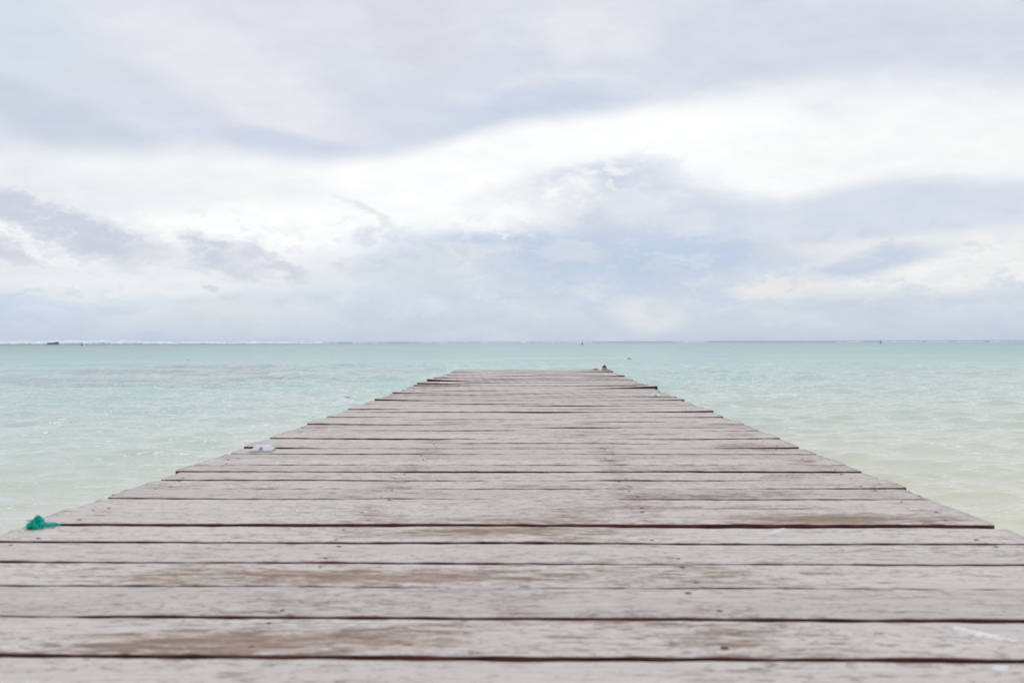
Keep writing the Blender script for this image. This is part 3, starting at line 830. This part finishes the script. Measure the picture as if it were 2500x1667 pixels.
bm_tube(bm, [(0.012, -0.005, 0.028), (0.03, -0.01, 0.018), (0.048, -0.03, 0.010), (0.062, -0.06, 0.008), (0.072, -0.10, 0.007), (0.085, -0.13, -0.02), (0.088, -0.13, -0.2)], 0.007, 8, twist=0.4)
bm_obj('rope_tail', bm, M_tan, mk)
ck = empty('mooring_cleat', (0.770, 11.15, deck_z(0.77, 11.15)+0.001))
tag(ck, 'small dark iron cleat lying flat on the end board left of the brown rope', 'cleat')
bm = bmesh.new(); bm_tube(bm, [(-0.045, 0, 0.006), (-0.03, 0, 0.010), (0, 0, 0.011), (0.03, 0, 0.010), (0.042, 0, 0.007)], [0.003, 0.006, 0.007, 0.006, 0.003], 8)
bm_obj('horn', bm, M_iron, ck)
bm = bmesh.new(); bm_lathe(bm, [(0.010, -0.001), (0.010, 0.003), (0.006, 0.006), (0.0065, 0.018), (0.005, 0.022)], 12)
bm_obj('stud', bm, M_iron, ck)

# ============================================================ BOAT, BUOYS, DRIFT
def polar(az_deg, dist):
    a = R(az_deg); return (dist*math.sin(a), dist*math.cos(a))
bx, by = polar(sky_deg(130, 833)[0], 690)
boat = empty('motor_boat', (bx, by, SEA), R(18)); boat.scale = (1.05, 1.05, 1.25)
tag(boat, 'turquoise boat with a raised bow in front of the white breakers', 'boat')
def hull():
    bm = bmesh.new(); L = 6.6; n = 18; rings = []
    for k in range(n+1):
        t = k/n; x = -L/2+L*t
        half = 1.0*(1-max(0, (t-0.45)/0.55)**2.1)*(0.86+0.14*min(1, t/0.3))+0.02
        sheer = 0.80+0.62*t**2.2
        keel = -0.28+0.55*max(0, (t-0.72)/0.28)**2
        x2 = x+0.25*max(0, t-0.7)
        prof = [(-half, sheer), (-half*0.95, sheer*0.45), (-half*0.66, keel*0.3), (0, keel), (half*0.66, keel*0.3), (half*0.95, sheer*0.45), (half, sheer),
                (half*0.88, sheer-0.03), (half*0.82, 0.30), (0, 0.22+0.4*max(0, t-0.8)), (-half*0.82, 0.30), (-half*0.88, sheer-0.03)]
        rings.append([bm.verts.new((x2, yy, zz)) for yy, zz in prof])
    m_ = len(rings[0])
    for k in range(n):
        for j in range(m_): bm.faces.new((rings[k][j], rings[k][(j+1) % m_], rings[k+1][(j+1) % m_], rings[k+1][j]))
    bm.faces.new(rings[0]); bm.faces.new(list(reversed(rings[-1])))
    return bm
bm_obj('hull', hull(), M_boat, boat)
bm = bmesh.new()
for sg in (-1, 1):
    pts_ = []
    for k in range(15):
        t = k/14; half = 1.0*(1-max(0, (t-0.45)/0.55)**2.1)*(0.86+0.14*min(1, t/0.3))+0.02
        pts_.append((-3.3+6.6*t+0.25*max(0, t-0.7), sg*half, 0.82+0.62*t**2.2))
    bm_tube(bm, pts_, 0.06, 6)
bm_obj('gunwale', bm, M_boatd, boat)
for xx in (-1.7, -0.2, 1.2):
    bm = bmesh.new(); bm_box(bm, (xx-0.16, -0.85, 0.60), (xx+0.16, 0.85, 0.66), 0.01); bm_obj('thwart', bm, M_boatd, boat)
bm = bmesh.new(); bm_box(bm, (-3.75, -0.2, 0.55), (-3.32, 0.2, 1.15), 0.08); bm_box(bm, (-3.66, -0.07, -0.35), (-3.45, 0.07, 0.56), 0.02)
bm_obj('outboard_engine', bm, M_rim, boat)

def make_buoy(staff):
    root = empty('marker_buoy', (0, 0, 0))
    bm = bmesh.new()
    bm_lathe(bm, [(0.08, -0.3), (0.24, -0.16), (0.30, 0.08), (0.29, 0.26), (0.20, 0.42), (0.09, 0.55), (0.05, 0.62)], 18)
    bm_obj('float_body', bm, M_buoy, root)
    bm = bmesh.new(); bm_tube(bm, [(0, 0, 0.55), (0, 0, staff)], [0.045, 0.03], 8)
    bm_lathe(bm, [(0.05, staff-0.25), (0.085, staff-0.2), (0.085, staff-0.06), (0.04, staff)], 10)
    bm_obj('staff', bm, M_buoy, root)
    return root
GB = 'dark marker buoys off the reef'
for (px, dist, staff, lab) in ((199.5, 392, 1.05, 'dark marker buoy in front of the breakers, right of the turquoise boat'),
                          (1421.5, 342, 1.35, 'dark marker buoy on the skyline straight beyond the end of the jetty'),
                          (2149.5, 400, 2.0, 'dark marker buoy with the tallest staff, far out to the right of the jetty')):
    b_ = make_buoy(staff)
    x, y = polar(sky_deg(px, 833)[0], dist)
    b_.location = (x, y, SEA); b_.rotation_euler = (R(2), R(random.uniform(-4, 4)), 0)
    tag(b_, lab, 'buoy', GB)

def drift(px, dist, L, rad, mat, lab, rz, twig=False):
    x, y = polar(sky_deg(px, 833)[0], dist)
    root = empty('driftwood', (x, y, SEA), rz)
    tag(root, lab, 'driftwood')
    bm = bmesh.new()
    pts_ = [(-L/2+L*t, 0.02*L*math.sin(5*t), rad*0.5+0.10*L*(0.5-t)*(1 if twig else 0.3)+0.02*L*math.sin(9*t)) for t in np.linspace(0, 1, 9)]
    bm_tube(bm, pts_, [rad*q for q in (0.75, 1, 1.05, 0.98, 0.9, 0.8, 0.62, 0.42, 0.2)], 8)
    bm_obj('stick', bm, mat, root)
    if twig:
        bm = bmesh.new(); bm_tube(bm, [(0.0, -0.005, 0.015), (0.02, -0.04, 0.012), (0.05, -0.06, 0.006)], [0.013, 0.012, 0.005], 7)
        bm_obj('twig', bm, M_darkd, root)
drift(860, 17.2, 0.30, 0.017, M_drift, 'pale grey stick floating off the left side of the jetty', R(6), True)
drift(1537, 55, 0.24, 0.028, M_darkd, 'small dark piece of wood floating beyond the right end of the jetty', R(3))
drift(460, 57, 0.10, 0.022, M_darkd, 'tiny dark floating scrap on the open water left of the jetty', R(20))

# ============================================================ SURF on the outer reef
def build_surf():
    """white water: many rounded lumps in a long irregular bank along the reef"""
    bm = bmesh.new()
    r = random.Random(4)
    def lump(x, y, w, d, h):
        seg, st = 9, 3
        top = bm.verts.new((x, y, SEA+h))
        prev = None
        rings = []
        for s_ in range(1, st+1):
            ph = s_/st*math.pi/2
            ring = []
            for k in range(seg):
                th = 2*math.pi*k/seg
                j = 1+r.uniform(-0.22, 0.22)
                ring.append(bm.verts.new((x+w*math.sin(ph)*math.cos(th)*j, y+d*math.sin(ph)*math.sin(th)*j, SEA-0.05+h*math.cos(ph)*j if s_ < st else SEA-0.3)))
            rings.append(ring)
        for k in range(seg): bm.faces.new((top, rings[0][k], rings[0][(k+1) % seg]))
        for a in range(st-1):
            for k in range(seg):
                bm.faces.new((rings[a][k], rings[a+1][k], rings[a+1][(k+1) % seg], rings[a][(k+1) % seg]))
    az = sky_deg(-400, 833)[0]
    az_end = sky_deg(2900, 833)[0]
    def prof(px):
        """bank height (m) along the reef"""
        if px < 380: return 1.5 + 1.3*math.exp(-((px-190)/150)**2)*0.75 + 0.25*math.sin(px/37)
        if px < 800: return 1.45 - 0.7*(px-380)/420 + 0.1*math.sin(px/23)
        return 0.55
    px = -400.0
    while px < 2900:
        n = mnoise.noise(Vector((px*0.011, 3.7, 0)))
        n2 = mnoise.noise(Vector((px*0.045, 9.7, 0)))
        hgt = prof(px)*(0.8+0.5*n2)
        show = px < 780 or (n > -0.02 and n2 > -0.35)
        dist = 745 + 18*mnoise.noise(Vector((px*0.004, 1.0, 0)))
        if show:
            for q in range(3 if px < 780 else 1):
                x, y = polar(sky_deg(px+r.uniform(-2, 2), 833)[0], dist+q*9+r.uniform(-3, 3))
                lump(x, y, r.uniform(1.6, 4.2), r.uniform(1.2, 2.5), hgt*r.uniform(0.6, 1.1)*(1+0.2*q))
        px += r.uniform(2.0, 4.5)
    m, g, out = material('foam')
    tc = g.node('ShaderNodeTexCoord').outputs['Object']
    n = g.noise(tc, 1.2, 5, 0.65)
    principled(g, out, g.mix(g.mapr(n, 0.35, 0.6), (0.70, 0.75, 0.80), (0.9, 0.91, 0.92)), 0.9, 0.2, bump(g, n, 0.5, 0.3))
    return bm_obj('surf', bm, m)
surf = build_surf()
tag(surf, 'line of white surf breaking along the reef below the horizon', 'surf', kind='stuff')

# ============================================================ RENDER SETTINGS
scene.render.engine = 'CYCLES'
vs = scene.view_settings
vs.view_transform = 'Standard'; vs.look = 'None'; vs.exposure = 0.0; vs.gamma = 1.0; vs.use_curve_mapping = False
scene.cycles.max_bounces = 6
scene.render.resolution_x = 1024; scene.render.resolution_y = 682
